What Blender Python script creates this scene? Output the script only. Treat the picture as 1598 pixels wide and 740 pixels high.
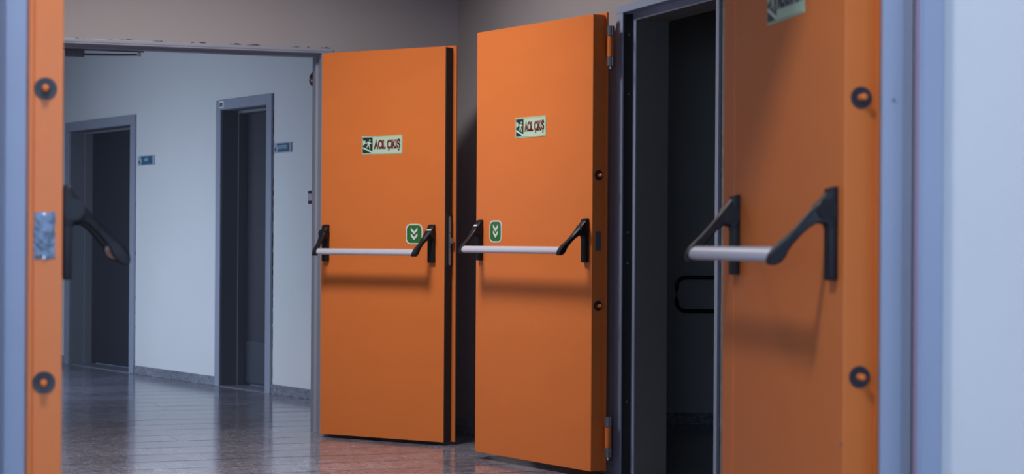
import bpy, bmesh, math, random
from mathutils import Vector, Matrix
random.seed(7)
for o in list(bpy.data.objects):
    bpy.data.objects.remove(o)
S = bpy.context.scene
C = S.collection
R = math.radians

# ------------------------------------------------------------------ camera
CAM_H = 1.07
cd = bpy.data.cameras.new('camera')
cam = bpy.data.objects.new('camera', cd); C.objects.link(cam)
cam.location = (0, 0, CAM_H)
cam.rotation_euler = (Matrix.Rotation(R(90), 3, 'X') @ Matrix.Rotation(R(0.35), 3, 'Z')).to_euler()
cd.sensor_width = 36; cd.lens = 65.3
cd.shift_y = 9/1598
cd.clip_start = 0.05
cd.dof.use_dof = True; cd.dof.focus_distance = 9.4; cd.dof.aperture_fstop = 4.7
S.camera = cam

# ------------------------------------------------------------------ world, exposure
w = bpy.data.worlds.new('world'); S.world = w; w.use_nodes = True
w.node_tree.nodes['Background'].inputs[0].default_value = (0.35, 0.5, 0.9, 1)
w.node_tree.nodes['Background'].inputs[1].default_value = 0.4
S.view_settings.view_transform = 'Standard'
S.view_settings.look = 'None'
S.view_settings.gamma = 1
S.view_settings.use_curve_mapping = False
S.view_settings.exposure = 0.0

# ------------------------------------------------------------------ area lights (lamps and windows)
def area(name, loc, target, sx, sy, power, col, spread=180):
    l = bpy.data.lights.new(name, 'AREA'); l.shape = 'RECTANGLE'
    l.size = sx; l.size_y = sy; l.energy = power; l.color = col; l.spread = R(spread)
    o = bpy.data.objects.new(name, l); C.objects.link(o)
    o.location = loc
    d = Vector(target) - Vector(loc)
    o.rotation_euler = d.to_track_quat('-Z', 'Y').to_euler()
    return o
HALL_LAMP = (-1.42, 8.20, 3.5)
FORE_LAMP = (-0.60, 2.55, 3.5)
area('hall_lamp_light', (HALL_LAMP[0], HALL_LAMP[1], 3.37), (HALL_LAMP[0], HALL_LAMP[1]-.001, 0), .7, .7, 80, (1.0, .92, .89), 143)
area('near_lamp_light', (FORE_LAMP[0], FORE_LAMP[1], 3.37), (FORE_LAMP[0], FORE_LAMP[1]-.001, 0), .4, .4, 50, (.94, .97, 1.0))
# daylight entering by the window behind the camera and by the corridor window
area('daylight_behind', (0.2, -2.9, 1.7), (0.2, 4.0, 1.2), 4.2, 1.7, 158, (.50, .68, 1.0))
WE = Vector((-5.0, 12.4)); ED = Vector((-.5825, .8134)); EN = Vector((.8134, .5825))
area('daylight_corridor', (WE.x+EN.x*.08, WE.y+EN.y*.08, 1.15), (WE.x+EN.x*3, WE.y+EN.y*3, -0.4), 2.4, 1.1, 44, (.68, .80, 1.0), 130)

# ------------------------------------------------------------------ materials
def mat(name, col, rough=.5, metal=0, bump=0, bscale=60, var=0, vscale=3, spec=.5, coat=0, stretch=None):
    m = bpy.data.materials.new(name); m.use_nodes = True
    nt = m.node_tree; n = nt.nodes; L = nt.links
    p = n['Principled BSDF']
    p.inputs['Base Color'].default_value = (*col, 1)
    p.inputs['Roughness'].default_value = rough
    p.inputs['Metallic'].default_value = metal
    p.inputs['Specular IOR Level'].default_value = spec
    p.inputs['Coat Weight'].default_value = coat
    tc = n.new('ShaderNodeTexCoord'); mp = n.new('ShaderNodeMapping')
    L.new(tc.outputs['Object'], mp.inputs[0])
    if stretch: mp.inputs['Scale'].default_value = stretch
    if var:
        t = n.new('ShaderNodeTexNoise'); t.inputs['Scale'].default_value = vscale; t.inputs['Detail'].default_value = 4
        L.new(mp.outputs[0], t.inputs['Vector'])
        mx = n.new('ShaderNodeMix'); mx.data_type = 'RGBA'
        mx.inputs[6].default_value = (*[c*(1-var) for c in col], 1)
        mx.inputs[7].default_value = (*[min(1, c*(1+var)) for c in col], 1)
        L.new(t.outputs['Fac'], mx.inputs[0]); L.new(mx.outputs[2], p.inputs['Base Color'])
    if bump:
        t2 = n.new('ShaderNodeTexNoise'); t2.inputs['Scale'].default_value = bscale; t2.inputs['Detail'].default_value = 3
        L.new(mp.outputs[0], t2.inputs['Vector'])
        b = n.new('ShaderNodeBump'); b.inputs['Strength'].default_value = bump; b.inputs['Distance'].default_value = .002
        L.new(t2.outputs['Fac'], b.inputs['Height']); L.new(b.outputs[0], p.inputs['Normal'])
    return m

def granite(name, dark, light, rough, scale=160, obj_var=.12):
    m = bpy.data.materials.new(name); m.use_nodes = True
    nt = m.node_tree; n = nt.nodes; L = nt.links; p = n['Principled BSDF']
    geo = n.new('ShaderNodeNewGeometry')
    a = n.new('ShaderNodeTexNoise'); a.inputs['Scale'].default_value = scale; a.inputs['Detail'].default_value = 3; a.inputs['Roughness'].default_value = .7
    b = n.new('ShaderNodeTexVoronoi'); b.inputs['Scale'].default_value = scale*.45
    c = n.new('ShaderNodeTexNoise'); c.inputs['Scale'].default_value = 2.2; c.inputs['Detail'].default_value = 5
    for t in (a, b, c): L.new(geo.outputs['Position'], t.inputs['Vector'])
    r = n.new('ShaderNodeValToRGB')
    r.color_ramp.elements[0].position = .32; r.color_ramp.elements[0].color = (*dark, 1)
    r.color_ramp.elements[1].position = .68; r.color_ramp.elements[1].color = (*light, 1)
    L.new(a.outputs['Fac'], r.inputs[0])
    m1 = n.new('ShaderNodeMix'); m1.data_type = 'RGBA'; m1.blend_type = 'MULTIPLY'; m1.inputs[0].default_value = .5
    L.new(r.outputs[0], m1.inputs[6]); bw = n.new('ShaderNodeRGBToBW'); L.new(b.outputs['Color'], bw.inputs[0]); L.new(bw.outputs[0], m1.inputs[7])
    hs = n.new('ShaderNodeHueSaturation'); hs.inputs['Saturation'].default_value = 1.0
    L.new(m1.outputs[2], hs.inputs['Color'])
    oi = n.new('ShaderNodeObjectInfo')
    mr = n.new('ShaderNodeMapRange'); mr.inputs[3].default_value = 1-obj_var; mr.inputs[4].default_value = 1+obj_var
    L.new(oi.outputs['Random'], mr.inputs[0]); 
    mu = n.new('ShaderNodeMath'); mu.operation = 'MULTIPLY'
    mc = n.new('ShaderNodeMapRange'); mc.inputs[3].default_value = .75; mc.inputs[4].default_value = 1.25
    L.new(c.outputs['Fac'], mc.inputs[0]); L.new(mc.outputs[0], mu.inputs[0]); L.new(mr.outputs[0], mu.inputs[1])
    L.new(mu.outputs[0], hs.inputs['Value'])
    L.new(hs.outputs[0], p.inputs['Base Color'])
    rr = n.new('ShaderNodeMapRange'); rr.inputs[3].default_value = rough*.75; rr.inputs[4].default_value = rough*1.3
    L.new(a.outputs['Fac'], rr.inputs[0]); L.new(rr.outputs[0], p.inputs['Roughness'])
    bm_ = n.new('ShaderNodeBump'); bm_.inputs['Strength'].default_value = .06; bm_.inputs['Distance'].default_value = .002
    L.new(c.outputs['Fac'], bm_.inputs['Height']); L.new(bm_.outputs[0], p.inputs['Normal'])
    return m

def emit(name, col, st):
    m = bpy.data.materials.new(name); m.use_nodes = True
    p = m.node_tree.nodes['Principled BSDF']
    p.inputs['Base Color'].default_value = (.8, .8, .8, 1)
    p.inputs['Emission Color'].default_value = (*col, 1); p.inputs['Emission Strength'].default_value = st
    return m

ORANGE = mat('orange_paint', (.69, .186, .042), .38, spec=.28, bump=.10, bscale=220, var=.05, vscale=2.5, stretch=(1, 1, 3))
FRAMEP = mat('grey_frame_paint', (.27, .32, .44), .42, bump=.15, bscale=140, var=.08)
FRAMEC = mat('corridor_frame_paint', (.29, .315, .39), .42, bump=.15, bscale=140, var=.08)
REVEALM = mat('corridor_reveal_shaded', (.17, .18, .205), .5, bump=.15, bscale=140)  # frame paint made darker: the shade of the unlit reveals is in the colour
LINING = mat('dark_grey_lining', (.15, .145, .145), .5, bump=.15, bscale=140)
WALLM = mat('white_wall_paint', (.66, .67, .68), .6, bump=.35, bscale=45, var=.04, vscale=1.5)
HALLDIM = mat('hall_wall_dimmed', (.33, .315, .33), .6, bump=.35, bscale=45, var=.05, vscale=1.5)  # off-white wall darkened, the hall's dim light is put into the colour
DIMW = mat('stairwell_paint', (.5, .5, .48), .8, bump=.3, bscale=45)
CEIL = mat('ceiling_paint', (.7, .7, .7), .8)
PLASTER = mat('rough_plaster', (.18, .18, .18), .9, bump=1, bscale=60, var=.6, vscale=25)
CHIP = mat('bare_chip', (.03, .028, .026), .95)
BLACK = mat('black_plastic', (.008, .009, .014), .48, spec=.3, bump=.1, bscale=300)
SEAL = mat('black_edge_strip', (.012, .012, .014), .6)
ALU = mat('satin_aluminium', (.56, .59, .70), .36, metal=.25, bump=.1, bscale=300, stretch=(.05, 1, 1))
STEEL = mat('brushed_steel', (.42, .42, .44), .35, metal=.9, bump=.2, bscale=120)
HINGE = mat('hinge_grey', (.13, .14, .17), .45, metal=.4)
DISH = mat('bolt_cup_plastic', (.020, .024, .038), .5)
TAPE = mat('metal_foil_tape', (.20, .25, .33), .35, metal=.6, bump=.5, bscale=25)
SLATE = mat('dark_slab_laminate', (.036, .039, .052), .55, var=.15, vscale=3, bump=.1, stretch=(8, 8, .5))
KICK = mat('kick_plate_metal', (.11, .12, .15), .4, metal=.5)
TILE = granite('polished_granite_tile', (.095, .098, .125), (.43, .43, .53), .135, 60)
GROUT = mat('dark_grout', (.015, .015, .016), .9)
BASE = granite('granite_baseboard', (.095, .10, .125), (.44, .46, .55), .3, 110, .05)
SIGNG = mat('sign_pale_green', (.50, .68, .50), .4)
SIGNK = mat('sign_black_green', (.012, .035, .025), .4)
SIGNW = mat('sign_glow_white', (.62, .75, .63), .4)
SIGNR = mat('sign_dark_red', (.16, .012, .02), .4)
SIGNN = mat('sign_navy', (.02, .035, .08), .4)
LINE = mat('sign_line_green', (.06, .16, .10), .4)
GREEN = mat('sticker_green', (.022, .16, .028), .35)
WHITE = mat('sticker_white', (.72, .72, .76), .4)
TEAL = mat('door_plate_blue', (.035, .13, .21), .35)
PLATE = mat('door_plate_silver', (.38, .42, .52), .3)
RED = mat('alarm_red', (.085, .008, .012), .3)
REDS = mat('reddish_strip', (.30, .14, .20), .5)
LAMPE = emit('lamp_diffuser', (1, .92, .86), 1.5)
RAIL = mat('black_rail_enamel', (.006, .006, .006), .22)
GLOWIN = emit('window_daylight', (.6, .75, 1.0), 1.5)

# ------------------------------------------------------------------ helpers
def box(bm, x0, x1, y0, y1, z0, z1, bev=0):
    r = bmesh.ops.create_cube(bm, size=1)
    for v in r['verts']:
        v.co = Vector(((x0+x1)/2+v.co.x*(x1-x0), (y0+y1)/2+v.co.y*(y1-y0), (z0+z1)/2+v.co.z*(z1-z0)))
    if bev:
        es = list({e for v in r['verts'] for e in v.link_edges})
        bmesh.ops.bevel(bm, geom=es, offset=bev, segments=2, affect='EDGES', profile=.6)
def prism(bm, pts, to3, d0, d1):
    """closed polygon pts (a,b) extruded from d0 to d1; to3(a,b,d)->xyz"""
    A = [bm.verts.new(to3(a, b, d0)) for a, b in pts]
    B = [bm.verts.new(to3(a, b, d1)) for a, b in pts]
    n = len(pts)
    bm.faces.new(A); bm.faces.new(B[::-1])
    for i in range(n):
        bm.faces.new((A[i], B[i], B[(i+1) % n], A[(i+1) % n]))
def cyl(bm, p0, p1, r, seg=20, r2=None):
    p0 = Vector(p0); p1 = Vector(p1); d = p1-p0
    q = d.to_track_quat('Z', 'Y').to_matrix().to_4x4()
    M = Matrix.Translation((p0+p1)/2) @ q
    bmesh.ops.create_cone(bm, cap_ends=True, segments=seg, radius1=r, radius2=r if r2 is None else r2, depth=d.length, matrix=M)
def tube(bm, pts, r, seg=10):
    pts = [Vector(p) for p in pts]; rings = []
    for i, p in enumerate(pts):
        a = pts[max(0, i-1)]; b = pts[min(len(pts)-1, i+1)]
        q = (b-a).to_track_quat('Z', 'Y')
        rings.append([bm.verts.new(p+q @ Vector((r*math.cos(t*2*math.pi/seg), r*math.sin(t*2*math.pi/seg), 0))) for t in range(seg)])
    for A, B in zip(rings, rings[1:]):
        for t in range(seg):
            bm.faces.new((A[t], A[(t+1) % seg], B[(t+1) % seg], B[t]))
    bm.faces.new(rings[0][::-1]); bm.faces.new(rings[-1])
def lathe(bm, prof, to3, seg=28):
    """prof (r, h) list revolved; to3(u,v,h)"""
    rings = []
    for r, h in prof:
        if r < 1e-6: rings.append([bm.verts.new(to3(0, 0, h))])
        else: rings.append([bm.verts.new(to3(r*math.cos(2*math.pi*i/seg), r*math.sin(2*math.pi*i/seg), h)) for i in range(seg)])
    for A, B in zip(rings, rings[1:]):
        for i in range(seg):
            a = [A[i], A[(i+1) % seg]] if len(A) > 1 else [A[0]]
            b = [B[(i+1) % seg], B[i]] if len(B) > 1 else [B[0]]
            if len(a)+len(b) > 2: bm.faces.new(a+b)
def obj(name, bm, m, parent=None, smooth=False, label=None):
    bmesh.ops.recalc_face_normals(bm, faces=bm.faces)
    me = bpy.data.meshes.new(name); bm.to_mesh(me); bm.free()
    for mm in (m if isinstance(m, (list, tuple)) else [m]): me.materials.append(mm)
    if smooth:
        for p in me.polygons: p.use_smooth = True
        me.set_sharp_from_angle(angle=R(35))
    o = bpy.data.objects.new(name, me); C.objects.link(o)
    if parent: o.parent = parent
    if label: o['label'] = label
    return o
def B(): return bmesh.new()
def struct(o): o['kind'] = 'structure'; return o
def thing(name, label, cat, loc=(0, 0, 0), rz=0, group=None):
    o = bpy.data.objects.new(name, None); C.objects.link(o)
    o.empty_display_size = .1
    o.location = loc; o.rotation_euler = (0, 0, rz); o['label'] = label; o['category'] = cat
    if group: o['group'] = group
    return o
def holder(name, loc, rz):
    o = bpy.data.objects.new(name, None); C.objects.link(o); o.empty_display_size = .1
    o.location = loc; o.rotation_euler = (0, 0, rz); return struct(o)
def place(o, loc, rz): o.location = loc; o.rotation_euler = (0, 0, rz); return o

def text_bm(s, h, wd, depth, to3):
    """letters as a mesh, fitted into wd x h, mapped by to3(u,v,d)"""
    cu = bpy.data.curves.new('t', 'FONT'); cu.body = s; cu.size = 1; cu.extrude = 0; cu.offset = .055; cu.resolution_u = 3
    to = bpy.data.objects.new('t', cu); C.objects.link(to)
    dg = bpy.context.evaluated_depsgraph_get(); dg.update()
    me = bpy.data.meshes.new_from_object(to.evaluated_get(dg))
    bpy.data.objects.remove(to)
    bm = bmesh.new(); bm.from_mesh(me); bpy.data.meshes.remove(me)
    xs = [v.co.x for v in bm.verts]
    x0, x1 = min(xs), max(xs); cap = .73
    r = bmesh.ops.extrude_face_region(bm, geom=bm.faces[:])
    top = {v for v in r['geom'] if isinstance(v, bmesh.types.BMVert)}
    for v in bm.verts:
        v.co = Vector(to3((v.co.x-x0)/(x1-x0)*wd, v.co.y/cap*h, depth if v in top else 0))
    return bm

# ------------------------------------------------------------------ plan
H = 3.5
cA = Vector((-.312, 10.60))                   # hall corner between the back wall and the right wall
angB = R(19); dB = Vector((math.cos(angB), math.sin(angB)))
angA = R(-69); dA = Vector((math.cos(angA), math.sin(angA)))
pD, qD = .1305, .0935                         # corridor wall: pD*X + qD*Y = 1
def wallD(px):
    k = (px-799)/2900; y = 1/(qD+pD*k); return Vector((k*y, y))
dD = Vector((qD, -pD)).normalized(); angD = math.atan2(dD.y, dD.x)

# walls are built in a local frame: x along the wall, y into it, z up
def wall(name, org, ang, segs, m, t=.2, extra=None):
    bm = B()
    for (x0, x1, z0, z1) in segs: box(bm, x0, x1, 0, t, z0, z1)
    o = struct(obj(name, bm, m)); place(o, (org.x, org.y, 0), ang); return o

HEAD = 2.118
# back wall of the hall (opening to the corridor between x=-2.5 and -0.8 from the corner)
wall('wall_back', cA, angB, [(-3.35, -2.53, 0, H), (-.77, .0, 0, H), (-2.53, -.77, HEAD+.02, H)], HALLDIM)
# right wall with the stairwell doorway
wall('wall_right', cA, angA, [(-.25, 2.27, 0, H), (3.25, 7.15, 0, H), (2.27, 3.25, 2.14, H)], HALLDIM)
# foreground wall
wall('wall_front', Vector((-3.6, 3.74)), 0, [(0, 2.52, 0, H), (4.435, 6.8, 0, H), (2.52, 4.435, 2.14, H)], WALLM, t=.22)
# left wall of the hall
bm = B(); box(bm, -.2, 0, 3.96, 9.75, 0, H); struct(place(obj('wall_left', bm, HALLDIM), (-3.4, 0, 0), 0))
# near room round the camera
bm = B(); box(bm, -3.6, -3.4, -3.2, 3.74, 0, H); struct(obj('wall_near_left', bm, WALLM))
bm = B(); box(bm, 3.0, 3.2, -3.2, 3.74, 0, H); struct(obj('wall_near_right', bm, WALLM))
bm = B()
box(bm, -3.6, -2.0, -3.2, -3.0, 0, H); box(bm, 2.4, 3.2, -3.2, -3.0, 0, H)
box(bm, -2.0, 2.4, -3.2, -3.0, 0, .8); box(bm, -2.0, 2.4, -3.2, -3.0, 2.6, H)
struct(obj('wall_near_back', bm, WALLM))
# corridor outer wall with the window
Eo = WE - ED*3.4
aE = math.atan2(ED.y, ED.x)
def wE(name, segs):
    bm = B()
    for (x0, x1, z0, z1) in segs: box(bm, x0, x1, 0.0, .2, z0, z1)
    return struct(place(obj(name, bm, WALLM), (Eo.x, Eo.y, 0), aE))
wE('wall_window_side', [(0, 2.1, 0, H), (4.7, 8.2, 0, H), (2.1, 4.7, 0, .5), (2.1, 4.7, 2.2, H)])
e_end = Eo+ED*8.0
dd = wallD(-900)
bm = B(); box(bm, -.3, 4.2, 0, .2, 0, H)
nD = Vector((-dD.y, dD.x))
endp = e_end
struct(place(obj('wall_corridor_end', bm, WALLM), (endp.x, endp.y, 0), math.atan2(EN.y, EN.x)))

def window(name, loc, ang, x0, x1, z0, z1, n):
    hd = holder(name, loc, ang)
    bm = B()
    box(bm, x0, x1, .05, .11, z0, z0+.06); box(bm, x0, x1, .05, .11, z1-.06, z1)
    for i in range(n+1):
        x = x0+(x1-x0-.06)*i/n; box(bm, x, x+.06, .05, .11, z0+.06, z1-.06)
    obj('window_frame', bm, WHITE, hd)
    for i in range(n):
        a = x0+(x1-x0-.06)*i/n+.06; b = x0+(x1-x0-.06)*(i+1)/n
        bm = B(); box(bm, a, b, .075, .08, z0+.06, z1-.06); obj('pane', bm, GLOWIN, hd)
    return hd
window('window_1', (Eo.x, Eo.y, 0), aE, 2.1, 4.7, .5, 2.2, 3)
window('window_2', (2.4, -3.0, 0), math.pi, 0, 4.4, .8, 2.6, 3)

# corridor wall with two recessed doors (from far left to near right)
pL = wallD(-260)
def sD(px): return (wallD(px)-pL).length
d5a, d5b = sD(107.5), sD(207.5); d6a, d6b = sD(343.5), sD(421)
endD = (Vector((-.235, 10.75))-pL).length
wd = wall('wall_corridor', pL, angD,
     [(-2.5, d5a, 0, H), (d5b, d6a, 0, H), (d6b, endD, 0, H), (d5a, d5b, 2.03, H), (d6a, d6b, 2.06, H)], WALLM, t=.25)

# stairwell behind the right wall
bm = B(); box(bm, .1, 4.4, 11.02, 11.2, 0, H); struct(obj('wall_stair_back', bm, DIMW))
bm = B(); box(bm, 4.2, 4.4, 4.0, 11.02, 0, H); struct(obj('wall_stair_right', bm, DIMW))
bm = B(); box(bm, 3.2, 4.4, 3.8, 4.0, 0, H); struct(obj('wall_stair_front', bm, DIMW))

# ceiling
bm = B(); box(bm, -12, 5, -3.3, 22, H, H+.15); struct(obj('ceiling', bm, CEIL))

# ------------------------------------------------------------------ floor: bed plus single granite tiles
bm = B(); box(bm, -12, 5, -3.3, 22, -.15, -.010)
floor = struct(obj('floor', bm, GROUT))
ta = R(20); ua = Vector((math.cos(ta), math.sin(ta))); ub = Vector((-math.sin(ta), math.cos(ta)))
TW, TL, GAP = .30, .60, .0008; ROWGAP = .010
bm = B(); box(bm, -TL/2+GAP/2, TL/2-GAP/2, -TW/2+ROWGAP/2, TW/2-ROWGAP/2, -.012, 0)
bmesh.ops.delete(bm, geom=[f for f in bm.faces if f.normal.z < -.9], context='FACES')
tm = None
rest = B()
def in_hall(p):
    k = p.x/p.y if p.y > 0 else 9
    if p.y < 8.1: return False
    if not (-.275 < k < .14): return False
    if pD*p.x+qD*p.y > 1.02: return False             # beyond the corridor wall
    s = (p-cA)
    if s.dot(Vector((-dA.y, dA.x))*1) > .25 and p.y < 10.9: 
        return False
    # hidden behind the opened door leaves
    return True
ntile = 0
rnd = random.Random(3)
for j in range(-8, 75):
    b0 = 12.03+.15+TW*(j-42)
    off = rnd.uniform(0, TL)
    for i in range(-22, 22):
        a0 = i*TL+off
        p = ua*a0+ub*b0
        if not (-11 < p.x < 4.6 and -3 < p.y < 21): continue
        if in_hall(p) and ntile < 290:
            if tm is None:
                o = obj('floor_tile', bm, TILE, floor); tm = o.data
            else:
                o = bpy.data.objects.new('floor_tile', tm); C.objects.link(o); o.parent = floor
            o.location = (p.x, p.y, rnd.uniform(-.0006, 0))
            o.rotation_euler = (rnd.gauss(0, .0006), rnd.gauss(0, .0006), ta)
            ntile += 1
        else:
            q = []
            for (x, y) in ((-1, -1), (1, -1), (1, 1), (-1, 1)):
                v = p+ua*x*(TL/2-GAP/2)+ub*y*(TW/2-ROWGAP/2); q.append(v)
            T = [rest.verts.new((v.x, v.y, 0)) for v in q]; Bt = [rest.verts.new((v.x, v.y, -.01)) for v in q]
            rest.faces.new(T)
            for k in range(4): rest.faces.new((T[k], Bt[k], Bt[(k+1) % 4], T[(k+1) % 4]))
print('tiles', ntile)
o = obj('floor_tiling', rest, TILE, floor); o['kind'] = 'stuff'

# ------------------------------------------------------------------ baseboards
def baseboard(name, org, ang, spans, h=.068, m=BASE):
    hd = holder(name, (org.x, org.y, 0), ang)
    for (a, b) in spans:
        n = max(1, round((b-a)/.6)); L = (b-a)/n
        for i in range(n):
            bm = B(); box(bm, a+i*L+.0008, a+(i+1)*L-.0008, -.014, .0, 0, h, .0015); obj('stone', bm, m, hd)
    return hd
baseboard('baseboard_back', cA, angB, [(-3.2, -2.58), (-.73, -.015)])
baseboard('baseboard_right', cA, angA, [(.0, 2.21), (3.27, 7.0)])
baseboard('baseboard_corridor', pL, angD, [(-2, d5a-.06), (d5b+.06, d6a-.055), (d6b+.05, endD-.1)])
baseboard('baseboard_stair', Vector((.35, 11.02)), 0, [(0, 3.8)])
baseboard('baseboard_front', Vector((0, 3.74)), 0, [(-3.3, -1.13), (.90, 2.9)])

# ------------------------------------------------------------------ frames
def frame(name, org, ang, W, Ht, fl, fr, fh, proud, steps, pad=.03, m=FRAMEP):
    """x 0..W clear opening. steps: (inset, y0, y1)"""
    bm = B()
    box(bm, -fl, 0, -proud, .0, 0, Ht, .002); box(bm, W, W+fr, -proud, .0, 0, Ht, .002)
    box(bm, -fl, W+fr, -proud, .0, Ht, Ht+fh, .002)
    for (ins, y0, y1) in steps:
        box(bm, -pad, ins, y0, y1, 0, Ht+pad*.6, .001); box(bm, W-ins, W+pad, y0, y1, 0, Ht+pad*.6, .001)
        box(bm, ins, W-ins, y0, y1, Ht-ins, Ht+pad*.6, .001)
    return struct(place(obj(name, bm, m), (org.x, org.y, 0), ang))

# corridor doorway in the back wall
o2 = cA-dB*2.5
f2 = frame('trim_1', o2, angB, 1.70, HEAD, .06, .065, .028, .016, [(.0, 0, .07), (.014, .07, .13), (.002, .13, .205)], m=FRAMEC)
for q in ((-.052, 1.757, HEAD+.010, HEAD+.013), (1.722, 1.725, 0, HEAD)):
    bm = B(); box(bm, q[0], q[1], -.019, -.0155, q[2], q[3]); obj('frame_ridge', bm, FRAMEC, f2)
# stairwell doorway
o3 = cA+dA*2.30
f3 = frame('trim_2', o3, angA, .92, 2.12, .075, .028, .036, .016, [(.0, 0, .034), (.035, .034, .040)])
bm = B()
for (x0, x1, z0, z1) in ((-.03, .033, 0, 2.138), (.887, .95, 0, 2.138), (.033, .887, 2.087, 2.138)): box(bm, x0, x1, .040, .20, z0, z1)
obj('reveal_lining', bm, LINING, f3, label='dark grey reveal lining')
for x in (0, .916):
    bm = B(); box(bm, x, x+.004, -.010, .033, 0, 2.115); obj('rebate_seal', bm, SEAL, f3, label='black rebate seal')
for z in (2.02, 1.75, 1.12, .98, .35):
    bm = B(); cyl(bm, (.004, .012, z), (.008, .012, z), .005, 10); obj('frame_screw', bm, STEEL, f3)
# foreground doorway
fC = frame('trim_3', Vector((-1.048, 3.74)), 0, 1.853, 2.12, .06, .058, .05, .02, [(.0, -.019, .10), (.0415, .10, .122), (.0, .122, .22)])
bm = B(); box(bm, 1.8545, 1.8595, -.0225, -.0195, 0, 2.12); obj('red_strip', bm, REDS, fC, label='thin reddish strip')  # narrow reddish line up the right jamb
for x in (1.866, -.02):
    bm = B(); box(bm, x, x+.002, -.0215, -.0195, 0, 2.12); obj('frame_ridge', bm, FRAMEP, fC)
bm = B(); cyl(bm, (1.853-.018, .097, 1.37), (1.853-.018, .101, 1.37), .0035, 10); obj('frame_screw', bm, HINGE, fC)

# chipped plaster round the frames
def chips(name, org, ang, runs, m, seed):
    r = random.Random(seed); bm = B()
    for (ax, a, b, c, wmax) in runs:
        t = a
        while t < b:
            L = r.uniform(.02, .12); wd_ = r.uniform(.15, 1)*wmax
            if r.random() < .85:
                n = 7; top = [(t+L*i/n, c+wd_*r.uniform(.2, 1)*math.sin(math.pi*(i+.5)/(n+1))) for i in range(n+1)]
                pts = top+[(t+L, c), (t, c)]
                if ax == 'h': prism(bm, pts, lambda p, q, d: (p, d, q), -.0025, 0.004)
                else: prism(bm, pts, lambda p, q, d: (q, d, p), -.0025, 0.004)
            t += L+r.uniform(0, .04)
    hd = holder(name, (org.x, org.y, 0), ang); obj('plaster_chips', bm, m, hd)['kind'] = 'stuff'; return hd
chips('trim_4', o2, angB, [('h', -.05, 1.76, HEAD+.028, .012), ('v', 1.9, HEAD+.02, 1.765, .014)], CHIP, 4)
bm = B(); box(bm, 0, .040, -.004, .004, 0, 2.16)
gap_plaster = struct(place(obj('trim_5', bm, PLASTER), tuple(cA+dA*(3.248))+(0,), angA))
chips('trim_6', cA+dA*3.25, angA, [('v', .0, 2.15, .006, .020)], CHIP, 9)
chips('trim_7', pL, angD, [('v', .05, 2.0, d5b+.052, .007), ('v', .05, 2.05, d6b+.046, .007), ('h', d6a, d6b, 2.107, .004)], CHIP, 12)

# recessed grey doors in the corridor
def inner_door(name, a, b, Ht, ext, top, kick, plate=None):
    hd = holder(name, (pL.x, pL.y, 0), angD)
    bm = B()
    box(bm, a-ext, a+.03, -.02, 0, 0, Ht, .003); box(bm, b-.03, b+ext, -.02, 0, 0, Ht, .003)
    box(bm, a-ext, b+ext, -.02, 0, Ht, Ht+top, .003)
    obj('door_frame', bm, FRAMEC, hd)
    bm = B()
    box(bm, a, a+.030, 0, .125, 0, Ht); box(bm, b-.03, b, 0, .125, 0, Ht); box(bm, a+.03, b-.03, 0, .125, Ht-.003, Ht+.03)
    box(bm, a, a+.046, .125, .235, 0, Ht); box(bm, b-.046, b, .125, .235, 0, Ht); box(bm, a+.046, b-.046, .125, .235, Ht-.02, Ht+.03)
    obj('reveal_lining', bm, REVEALM, hd)
    bm = B(); box(bm, a+.049, b-.049, .19, .23, .012, Ht-.022, .002)
    slab = obj('door_slab', bm, SLATE, hd, label='dark slate door slab')
    if kick:
        bm = B(); box(bm, a+.052, b-.052, .186, .19, .03, .33, .001); obj('kick_plate', bm, KICK, hd, label='grey metal kick plate')
    bm = B(); cyl(bm, (b-.13, .19, 1.0), (b-.13, .15, 1.0), .012, 14); cyl(bm, (b-.13, .15, 1.0), (b-.25, .15, 1.0), .010, 14)
    bm2 = B(); box(bm2, a+.0, b, -.012, .20, 0, .006, .001); obj('threshold', bm2, BASE, hd)
    obj('door_handle', bm, STEEL, hd, smooth=True)
    return hd
inner_door('door_1', d5a, d5b, 2.005, .055, .075, False)
dr6 = inner_door('door_2', d6a, d6b, 2.035, .045, .072, True)
bm = B(); box(bm, d6a+.045-.03, d6a+.105-.02, -.0225, -.020, 2.048, 2.098, .0008)
npl = obj('number_plate', bm, WHITE, dr6, label='small white number label')
tb = text_bm('075', .026, .046, .0008, lambda u, v, d: (d6a+.022+u, -.0226-d, 2.058+v))
obj('lettering', tb, SEAL, npl)

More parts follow.
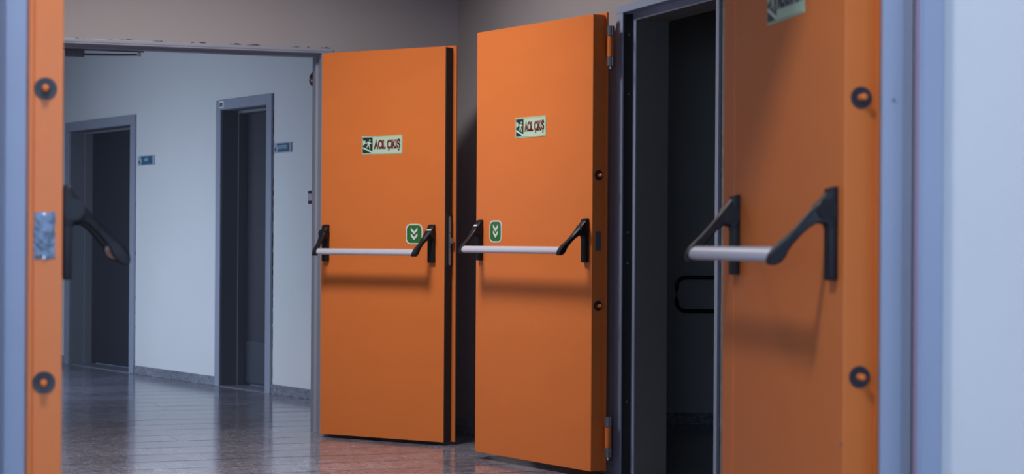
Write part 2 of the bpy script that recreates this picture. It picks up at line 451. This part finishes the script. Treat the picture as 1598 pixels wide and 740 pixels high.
# small direction plates on the corridor wall
def door_plate(name, label, px0, px1, zc, h, marks):
    a, b = sD(px0), sD(px1); w_ = b-a
    t = thing(name, label, 'sign', (pL.x+dD.x*a, pL.y+dD.y*a, zc-h/2), angD)
    bm = B(); box(bm, 0, w_, -.010, 0, 0, h, .002); obj('backing', bm, PLATE, t)
    pts = [(w_*.24, h*.10), (w_*.24+.012, h*.5), (w_*.20, h*.92), (w_*.90, h*.92), (w_*.90, h*.10)]
    bm = B(); prism(bm, pts, lambda p, q, d: (p, d, q), -.0125, -.0095); obj('panel', bm, TEAL, t, label='blue printed field')
    bm = B()
    x = w_*marks[0]
    rr = random.Random(5)
    while x < w_*marks[1]:                      # unreadable small pale characters
        c = rr.choice((0, 1, 2)); s = .010
        box(bm, x, x+.003, -.0135, -.0122, h*.42, h*.42+.022)
        if c != 0: box(bm, x+.003, x+s, -.0135, -.0122, h*.42+.018, h*.42+.022)
        if c != 1: box(bm, x+.003, x+s, -.0135, -.0122, h*.42, h*.42+.004)
        x += .014
    obj('lettering', bm, WHITE, t)
    bm = B(); cyl(bm, (w_*.12, -.0095, h*.35), (w_*.12, -.0125, h*.35), .013, 16); cyl(bm, (w_*.12, -.0125, h*.35), (w_*.12, -.0135, h*.35), .007, 16)
    obj('emblem', bm, [HINGE], t)
    bm = B(); cyl(bm, (w_*.95, -.0095, h*.5), (w_*.95, -.0115, h*.5), .003, 12)
    obj('screw', bm, STEEL, t)
    return t
door_plate('name_plate', 'small blue and silver door sign right of the left, wide grey door', 215.5, 241, 1.706, .076, (.45, .66))
door_plate('name_plate', 'small blue and silver door sign right of the dark door with a metal kick plate', 427.5, 455, 1.722, .070, (.32, .80))

# red alarm devices, half hidden by the frame
pb = wallD(491)
def dpt(px, z): p = wallD(px); return (p.x, p.y, z)
t = thing('alarm_sounder', 'round red alarm sounder high on the corridor wall beside the doorway jamb', 'alarm', dpt(490.6, 2.167), angD)
bm = B(); lathe(bm, [(0, .0), (.052, 0), (.052, .012), (.046, .022), (.030, .034), (.016, .040), (0, .042)], lambda u, v, h: (u, -h, v)); obj('housing', bm, RED, t, smooth=True)
bm = B(); lathe(bm, [(.007, .038), (.006, .046), (0, .047)], lambda u, v, h: (u, -h, v), 14); obj('indicator_light', bm, WHITE, t, smooth=True)
t = thing('call_point', 'small red fire alarm call point below the round sounder by the doorway jamb', 'alarm', dpt(489, 1.37), angD)
bm = B(); box(bm, -.045, .045, -.020, 0, -.045, .045, .006); obj('housing', bm, RED, t, smooth=True)
bm = B(); box(bm, -.030, .030, -.026, -.020, -.024, .024, .002); obj('press_panel', bm, PLATE, t)

# door closer arm under the doorway head
tc = thing('closer_arm', 'dark door closer arm with white tip under the doorway head', 'door closer', (o2.x, o2.y, 0), angB)
bm = B(); box(bm, .33, .43, .20, .235, 2.070, 2.105, .003); obj('mounting_shoe', bm, HINGE, tc)
bm = B(); tube(bm, [(.41, .215, 2.083), (.60, .214, 2.087), (.715, .212, 2.092)], .006, 10); obj('arm', bm, HINGE, tc, smooth=True)
bm = B(); box(bm, .718, .736, .205, .224, 2.083, 2.105, .003); obj('tip', bm, WHITE, tc, label='white plastic tip')
bm = B(); box(bm, .30, .75, .19, .21, 2.105, 2.118); obj('slide_rail', bm, HINGE, tc)

# ------------------------------------------------------------------ orange fire doors
def P(*a): return a
# side profile of the panic arm, (outward, down from bracket top) in metres
ARM = [((.001, .000), (.001, .086)), ((.008, .001), (.010, .086)), ((.016, .008), (.019, .084)), ((.028, .023), (.030, .080)), ((.0445, .043), (.0445, .079)),
       ((.065, .067), (.058, .089)), ((.088, .092), (.074, .105)), ((.104, .108), (.090, .124)), ((.118, .120), (.099, .137)),
       ((.130, .132), (.106, .152)), ((.139, .146), (.115, .163)), ((.1425, .157), (.126, .169)), ((.141, .165), (.135, .1695))]
def panic(parent, xa, xb, zc, h=.202, marks=(True, True)):
    """bar along local x between bracket centres xa<xb, bracket centre height zc, outward = -y"""
    top = zc+h/2; bz = top-.147; by = -.121; SK = .024
    # bar: oval aluminium tube
    bm = B(); seg = 24; rings = []
    for x in (xa+SK*.75, xb-SK):
        e_ = [(.0135*math.cos(2*math.pi*i/seg),   .0198*math.sin(2*math.pi*i/seg)) for i in range(seg)]
        rings.append([bm.verts.new((x, by+.7071*(a_+b_), bz+.7071*(b_-a_))) for a_, b_ in e_])
    for i in range(seg): bm.faces.new((rings[0][i], rings[0][(i+1) % seg], rings[1][(i+1) % seg], rings[1][i]))
    bm.faces.new(rings[0]); bm.faces.new(rings[1])
    bar = obj('panic_bar', bm, ALU, parent, smooth=True)
    for k, xc in enumerate((xa, xb)):
        sgn = -1 if k == 0 else 1                    # arm sits on the outer side
        bm = B(); box(bm, xc-.020, xc+.020, -.020, 0, zc-h/2, zc+h/2-.004, .005)
        box(bm, xc-.0205, xc+.0205, -.022, 0, zc+.010, zc+h/2-.026, .004)
        obj('bracket', bm, BLACK, bar, smooth=True)
        bm = B()
        c0 = .018
        # arm tapers from 36 mm wide at the hub to 20 mm at the shank, 26 mm at the pad
        def wid(o):
            for (o0, w0), (o1, w1) in zip(((0, .0195), (.03, .0185), (.06, .0150), (.085, .0118), (.105, .0125), (.122, .0145), (.2, .0145)),
                                          ((.03, .0185), (.06, .0150), (.085, .0118), (.105, .0125), (.122, .0145), (.2, .0145), (9, .0145))):
                if o < o1: return w0+(w1-w0)*(o-o0)/(o1-o0)
        def skew(o): return -sgn*SK*max(0, o-.02)/.10*(1 if k else .75)
        rings = []
        for (uo, ud), (lo, ld) in ARM:
            U = Vector((uo, ud)); Lw = Vector((lo, ld)); th = (Lw-U).length; e = (Lw-U)/max(th, 1e-6)
            c = min(.004, th*.3); ww = wid((uo+lo)/2); xs = xc+skew((uo+lo)/2)
            ring = []
            for (xx, q) in ((-ww+c, 0), (ww-c, 0), (ww, c), (ww, th-c), (ww-c, th), (-ww+c, th), (-ww, th-c), (-ww, c)):
                p = U+e*q; ring.append(bm.verts.new((xs+xx, -p.x, top-p.y)))
            rings.append(ring)
        for Ra, Rb in zip(rings, rings[1:]):
            for i in range(8): bm.faces.new((Ra[i], Ra[(i+1) % 8], Rb[(i+1) % 8], Rb[i]))
        bm.faces.new(rings[0]); bm.faces.new(rings[-1])
        # hub boss
        cyl(bm, (xc-.0215, -.0235, top-.0515), (xc+.0215, -.0235, top-.0515), .0225, 28)
        arm = obj('arm', bm, BLACK, bar, smooth=True)
        if marks[k]:
            bm = B()
            q0, q1 = .031, .036
            prism(bm, [(q0, .0270), (q1, .0337), (q1+.0018, .0324), (q0+.0018, .0257)],
                  lambda o_, d_, x: (x, -o_, top-d_), xc-.014, xc+.014)
            obj('indicator', bm, WHITE, bar, label='small white indicator mark')
    return bar

def runner(u0, v0, s, to3, bm, d):
    """running figure pictogram, unit square scaled by s"""
    def poly(pts): prism(bm, [(u0+x*s, v0+y*s) for x, y in pts], lambda a, b, q: to3(a, b, q), 0, d)
    poly([(.70+.075*math.cos(t*math.pi/5), .84+.075*math.sin(t*math.pi/5)) for t in range(10)])
    poly([(.52, .76), (.62, .74), (.70, .62), (.66, .46), (.56, .44), (.52, .56)])
    poly([(.66, .70), (.72, .60), (.84, .56), (.85, .62), (.76, .66), (.69, .74)])
    poly([(.54, .76), (.42, .70), (.36, .56), (.41, .54), (.46, .64), (.56, .70)])
    poly([(.56, .50), (.50, .40), (.46, .30), (.34, .28), (.34, .33), (.42, .36), (.48, .52)])
    poly([(.62, .50), (.72, .38), (.74, .18), (.67, .17), (.65, .34), (.54, .46)])

def exit_sign(parent, x0, z0, w_, h, words, tcol, flip=False):
    """sign plate on the face (y=0), outward -y"""
    to3 = lambda a, b, q: (x0+a, -.0015-q, z0+b)
    bm = B(); box(bm, x0, x0+w_, -.0015, .0, z0, z0+h, .0004)
    s = obj('exit_sign', bm, SIGNG, parent)
    bm = B(); e = .0035; g = .0009
    for (a0, a1, b0, b1) in ((e, w_-e, e, e+g), (e, w_-e, h-e-g, h-e), (e, e+g, e, h-e), (w_-e-g, w_-e, e, h-e)):
        box(bm, x0+a0, x0+a1, -.0020, -.0014, z0+b0, z0+b1)
    obj('border_line', bm, LINE, s)
    bw = w_*.245
    bm = B(); box(bm, x0+.006, x0+.006+bw, -.0019, -.0014, z0+.007, z0+h-.007); obj('pictogram_field', bm, SIGNK, s)
    bm = B()
    t2 = lambda a, b, q: (x0+a, -.0019-q, z0+b)
    runner(.006+bw*.0, h*.20, bw*1.02, lambda a, b, q: t2(a, b+(b-h*.5)*.05, q), bm, .0004)
    # stairs
    st = []; n = 6
    ax, ay = .007, h*.40; bx_, by_ = .006+bw, h*.12
    for i in range(n):
        xa = ax+(bx_-ax)*i/n; xb = ax+(bx_-ax)*(i+1)/n; ya = ay+(by_-ay)*i/n; yb = ay+(by_-ay)*(i+1)/n
        prism(bm, [(xa, ya-.007), (xa, ya), (xb, ya), (xb, yb-.007)], t2, 0, .0004)
    # direction arrow / flame at the left
    prism(bm, [(.008, h*.52), (.008, h*.82), (.013, h*.72), (.018, h*.80), (.020, h*.72), (.026, h*.76), (.022, h*.66), (.026, h*.60), (.018, h*.58), (.016, h*.52)], t2, 0, .0004)
    obj('pictogram', bm, SIGNW, s)
    tw = w_-.006-bw-.022
    tb = text_bm(words, h*.46, tw, .0004, lambda u, v, d: (x0+.006+bw+.009+u, -.0017-d, z0+h*.325+v))
    obj('lettering', tb, tcol, s)
    return s

def push_sticker(parent, xc, zc, sz=.106):
    def rr(hw, hh, r, n=5):
        pts = []
        for (cx_, cz_, a0) in ((hw-r, hh-r, 0), (-hw+r, hh-r, 90), (-hw+r, -hh+r, 180), (hw-r, -hh+r, 270)):
            for i in range(n+1):
                a = R(a0+90*i/n); bulge = 1.0
                pts.append((cx_+r*math.cos(a), cz_+r*math.sin(a)))
            # sides bow out a little
        return pts
    bm = B(); prism(bm, rr(sz/2, sz/2*1.02, .028), lambda a, b, d: (xc+a, d, zc+b), -.0012, 0)
    s = obj('push_sticker', bm, WHITE, parent, label='white bordered green sticker with two downward chevrons')
    bm = B(); prism(bm, rr(sz/2-.0065, sz/2*1.02-.0065, .023), lambda a, b, d: (xc+a, d, zc+b), -.0016, -.0011)
    obj('green_field', bm, GREEN, s)
    for dz in (.006, -.024):
        bm = B()
        prism(bm, [(0, dz), (.021, dz+.021), (.021, dz+.037), (0, dz+.016), (-.021, dz+.037), (-.021, dz+.021)],
              lambda a, b, d: (xc+a, d, zc+b-.008), -.0020, -.0015)
        obj('chevron', bm, WHITE, s)

def hinge_bolt(parent, x, y, z, dx, r=.0235):
    """security pin in a dark cup on an edge facing local dx*x"""
    bm = B(); lathe(bm, [(0, .0005), (r*.45, .0012), (r*.8, .0030), (r*.97, .0030), (r, .0)], lambda u, v, h: (x+dx*h, y+u, z+v))
    c = obj('bolt_cup', bm, DISH, parent, smooth=True, label='round dark plastic cup')
    bm = B(); lathe(bm, [(.0078, .0), (.0078, .020), (.0062, .024), (.003, .0255), (0, .026)], lambda u, v, h: (x+dx*h, y+u, z+v), 18)
    obj('pin', bm, ORANGE, c, smooth=True)

def leaf(label, org, ang, w_, z0, hinge, xa, xb, zb, h=2.08, t=.068, bolts=(), fl=(.012, .025), marks=(True, True)):
    """local x: left->right across the push face; -y outward; hinge 'L' or 'R'"""
    d = thing('fire_door', label, 'door', (org[0], org[1], 0), ang); d['kind'] = 'thing'
    bm = B(); box(bm, 0, w_, 0, t, z0, z0+h, .0015); obj('panel', bm, ORANGE, d)
    hx, fx = (0, w_) if hinge == 'L' else (w_, 0)
    hs, fs = (-1, 1) if hinge == 'L' else (1, -1)
    # overlapping back skin
    x0_, x1_ = (-fl[0], w_+fl[1]) if hinge == 'L' else (-fl[1], w_+fl[0])
    bm = B(); box(bm, x0_, x1_, t, t+.011, z0-.002, z0+h+.012, .0015); obj('rebated_skin', bm, ORANGE, d)
    for (yo, zo) in bolts: hinge_bolt(d, hx, yo, zo, hs)
    panic(d, xa, xb, zb, marks=marks)
    return d, hx, fx, hs, fs

def hinge(parent, xk, yk, zc, leafx, s, L=.18):
    """pin hinge: grey frame knuckles, orange leaf knuckle"""
    bm = B()
    cyl(bm, (xk, yk, zc-.048), (xk, yk, zc+.046), .0145, 22)
    a, b = sorted((xk, leafx)); box(bm, a, b, yk-.004, yk+.004, zc-.047, zc+.045)
    kn = obj('hinge_knuckle', bm, ORANGE, parent, smooth=True, label='orange hinge knuckle')
    a, b = sorted((xk, xk+s*.022))
    for (q0, q1) in ((.047, .092), (-.090, -.049)):
        bm = B(); cyl(bm, (xk, yk, zc+q0), (xk, yk, zc+q1), .0160, 22)
        box(bm, a, b, yk-.003, yk+.005, zc+q0+.001, zc+q1-.001)
        obj('hinge_cap', bm, HINGE, kn, smooth=True, label='grey hinge cap')
    bm = B(); cyl(bm, (xk, yk, zc-.104), (xk, yk, zc-.090), .0075, 16); obj('hinge_screw', bm, STEEL, kn, smooth=True)

# --- leaf 2: middle left, opened into the hall from the corridor doorway
a2 = math.atan2(-.511, .86)
d2, hx, fx, hs, fs = leaf('orange fire door with black free edge and steel latch, second door from the left', (-1.045, 10.17), a2, .803, .018, 'L', .037, .727, 1.063, marks=(False, True))
exit_sign(d2, .270, 1.541, .263, .099, 'ACiL ÇIKIŞ', SIGNR)
push_sticker(d2, .612, 1.113)
bm = B(); box(bm, fx, fx+.004, .004, .067, .019, 2.097, .0006); obj('edge_strip', bm, SEAL, d2, label='black edge strip')
bm = B(); box(bm, fx+.003, fx+.008, .006, .066, .945, 1.215, .001)
lk = obj('lock_case', bm, SEAL, d2, label='black lock housing')
bm = B()
pts = [(.0115*math.cos(R(a)), .118+.0115*math.sin(R(a))) for a in range(0, 181, 20)]+[(.0115*math.cos(R(a)), -.118+.0115*math.sin(R(a))) for a in range(180, 361, 20)]
prism(bm, pts, lambda a, b, q: (q, .036+a, 1.078+b), fx+.008, fx+.010); obj('faceplate', bm, STEEL, lk, label='steel faceplate with rounded ends')
for z in (1.078+.042, 1.078-.034, 1.078+.108, 1.078-.108):
    bm = B(); cyl(bm, (fx+.0100, .036, z), (fx+.0106, .036, z), .0035 if abs(z-1.078) < .06 else .0022, 12)
    obj('screw_hole', bm, SEAL, lk)
bm = B(); box(bm, fx+.010, fx+.022, .030, .054, 1.064, 1.092, .0025); obj('latch_bolt', bm, STEEL, lk)
for z in (1.93, .20): hinge(d2, -.030, .074, z, .0, -1)

# --- leaf 3: opened back against the right wall
a3 = math.atan2(-.824, .5665)
d3, hx, fx, hs, fs = leaf('orange fire door opened back against the wall left of the dark doorway', (-.178, 9.224), a3, .956, .032, 'R', .045, .914, 1.083, bolts=((.036, 1.380), (.036, .785)), marks=(True, False))
exit_sign(d3, .340, 1.573, .251, .097, 'ACiL ÇIKIŞ', SIGNR)
push_sticker(d3, .173, 1.125)
bm = B(); box(bm, hx, hx+.0015, .020, .050, 1.035, 1.125, .0005); obj('blanking_plate', bm, HINGE, d3, label='grey blanking plate')
for z in (1.967, .188): hinge(d3, hx+.034, .072, z, hx, 1)

# --- leaf 4: right leaf of the foreground doorway
a4 = math.atan2(-.984, .177)
d4, hx, fx, hs, fs = leaf('large orange fire door nearest on the right, with the cut-off sign at its top', (.563, 4.700), a4, .785, .02, 'R', .031, .731, 1.094, bolts=((.036, 1.382), (.036, .790)), marks=(False, False))
exit_sign(d4, .258, 1.593, .266, .100, 'MERDİVEN', SIGNN)
bm = B(); box(bm, -.100, -.007, .0, .012, .018, 2.112, .0015); box(bm, -.007, .0, .0105, .012, .018, 2.112); obj('meeting_stile', bm, ORANGE, d4)
bm = B(); cyl(bm, (hx-.004, 0, .648), (hx-.004, -.003, .648), .0028, 10); obj('screw', bm, HINGE, d4)
for z in (1.93, .20): hinge(d4, hx-.005, .090, z, hx-.03, 1)

# --- leaf 1: left leaf of the foreground doorway
a1 = math.atan2(.9715, -.237)
d1, hx, fx, hs, fs = leaf('orange fire door seen edge-on at the far left, with a crumpled metal plate', (-.944, 3.90), a1, .785, .02, 'L', .046, .746, 1.086, t=.060, bolts=((.036, 1.387), (.036, .771)), marks=(False, False))
# crumpled foil plate over the lock pocket
bm = B(); nx, nz = 6, 12; g = {}; rr_ = random.Random(2)
for i in range(nx+1):
    for j in range(nz+1):
        y = .015+.043*i/nx; z = 1.030+.098*j/nz
        if i in (0, nx): y += rr_.uniform(-.0015, .0015)
        g[i, j] = bm.verts.new((-.0015-rr_.uniform(0, .0014)*(1 if 0 < i < nx and 0 < j < nz else .3), y, z+(.002*math.sin(i*2.1) if j in (0, nz) else 0)))
for i in range(nx):
    for j in range(nz): bm.faces.new((g[i, j], g[i+1, j], g[i+1, j+1], g[i, j+1]))
bmesh.ops.solidify(bm, geom=bm.faces[:], thickness=-.0012)
pl = obj('lock_plate', bm, TAPE, d1, label='crumpled grey metal plate')
for z in (1.034, 1.124):
    bm = B(); cyl(bm, (-.003, .037, z), (-.0065, .037, z), .0028, 12); obj('screw', bm, STEEL, pl)
for z in (1.93, .20): hinge(d1, .005, .082, z, .03, -1)

# ------------------------------------------------------------------ stair handrail
t = thing('handrail', 'black wall handrail with rounded looped end inside the dark stairwell', 'handrail', (1.0, 10.93, 0), 0)
def rail_pts():
    x0, x1, zt, zb, r = -.030, 2.2, .872, .674, .055
    pts = [(x1, 0, zt)]
    for a in range(90, 181, 15): pts.append((x0+r+r*math.cos(R(a)), 0, zt-r+r*math.sin(R(a))))
    for a in range(180, 271, 15): pts.append((x0+r+r*math.cos(R(a)), 0, zb+r+r*math.sin(R(a))))
    pts.append((x1, 0, zb)); return pts
bm = B(); tube(bm, rail_pts(), .0115, 14); obj('rail', bm, RAIL, t, smooth=True)
for x in (.35, 1.5):
    bm = B(); tube(bm, [(x, 0, .674), (x, .04, .66), (x, .088, .66)], .007, 8); obj('wall_bracket', bm, RAIL, t, smooth=True)

# ------------------------------------------------------------------ ceiling lamps
for (nm, L_, lab) in (('hall', HALL_LAMP, 'square ceiling lamp of the hall between the doorways'), ('near', FORE_LAMP, 'square ceiling lamp before the foreground doorway')):
    t = thing('square_lamp', lab, 'lamp', (L_[0], L_[1], 3.5))
    bm = B(); box(bm, -.33, .33, -.33, .33, -.10, 0, .006); obj('housing', bm, WHITE, t)
    bm = B(); box(bm, -.30, .30, -.30, .30, -.112, -.101, .004); obj('diffuser', bm, LAMPE, t)
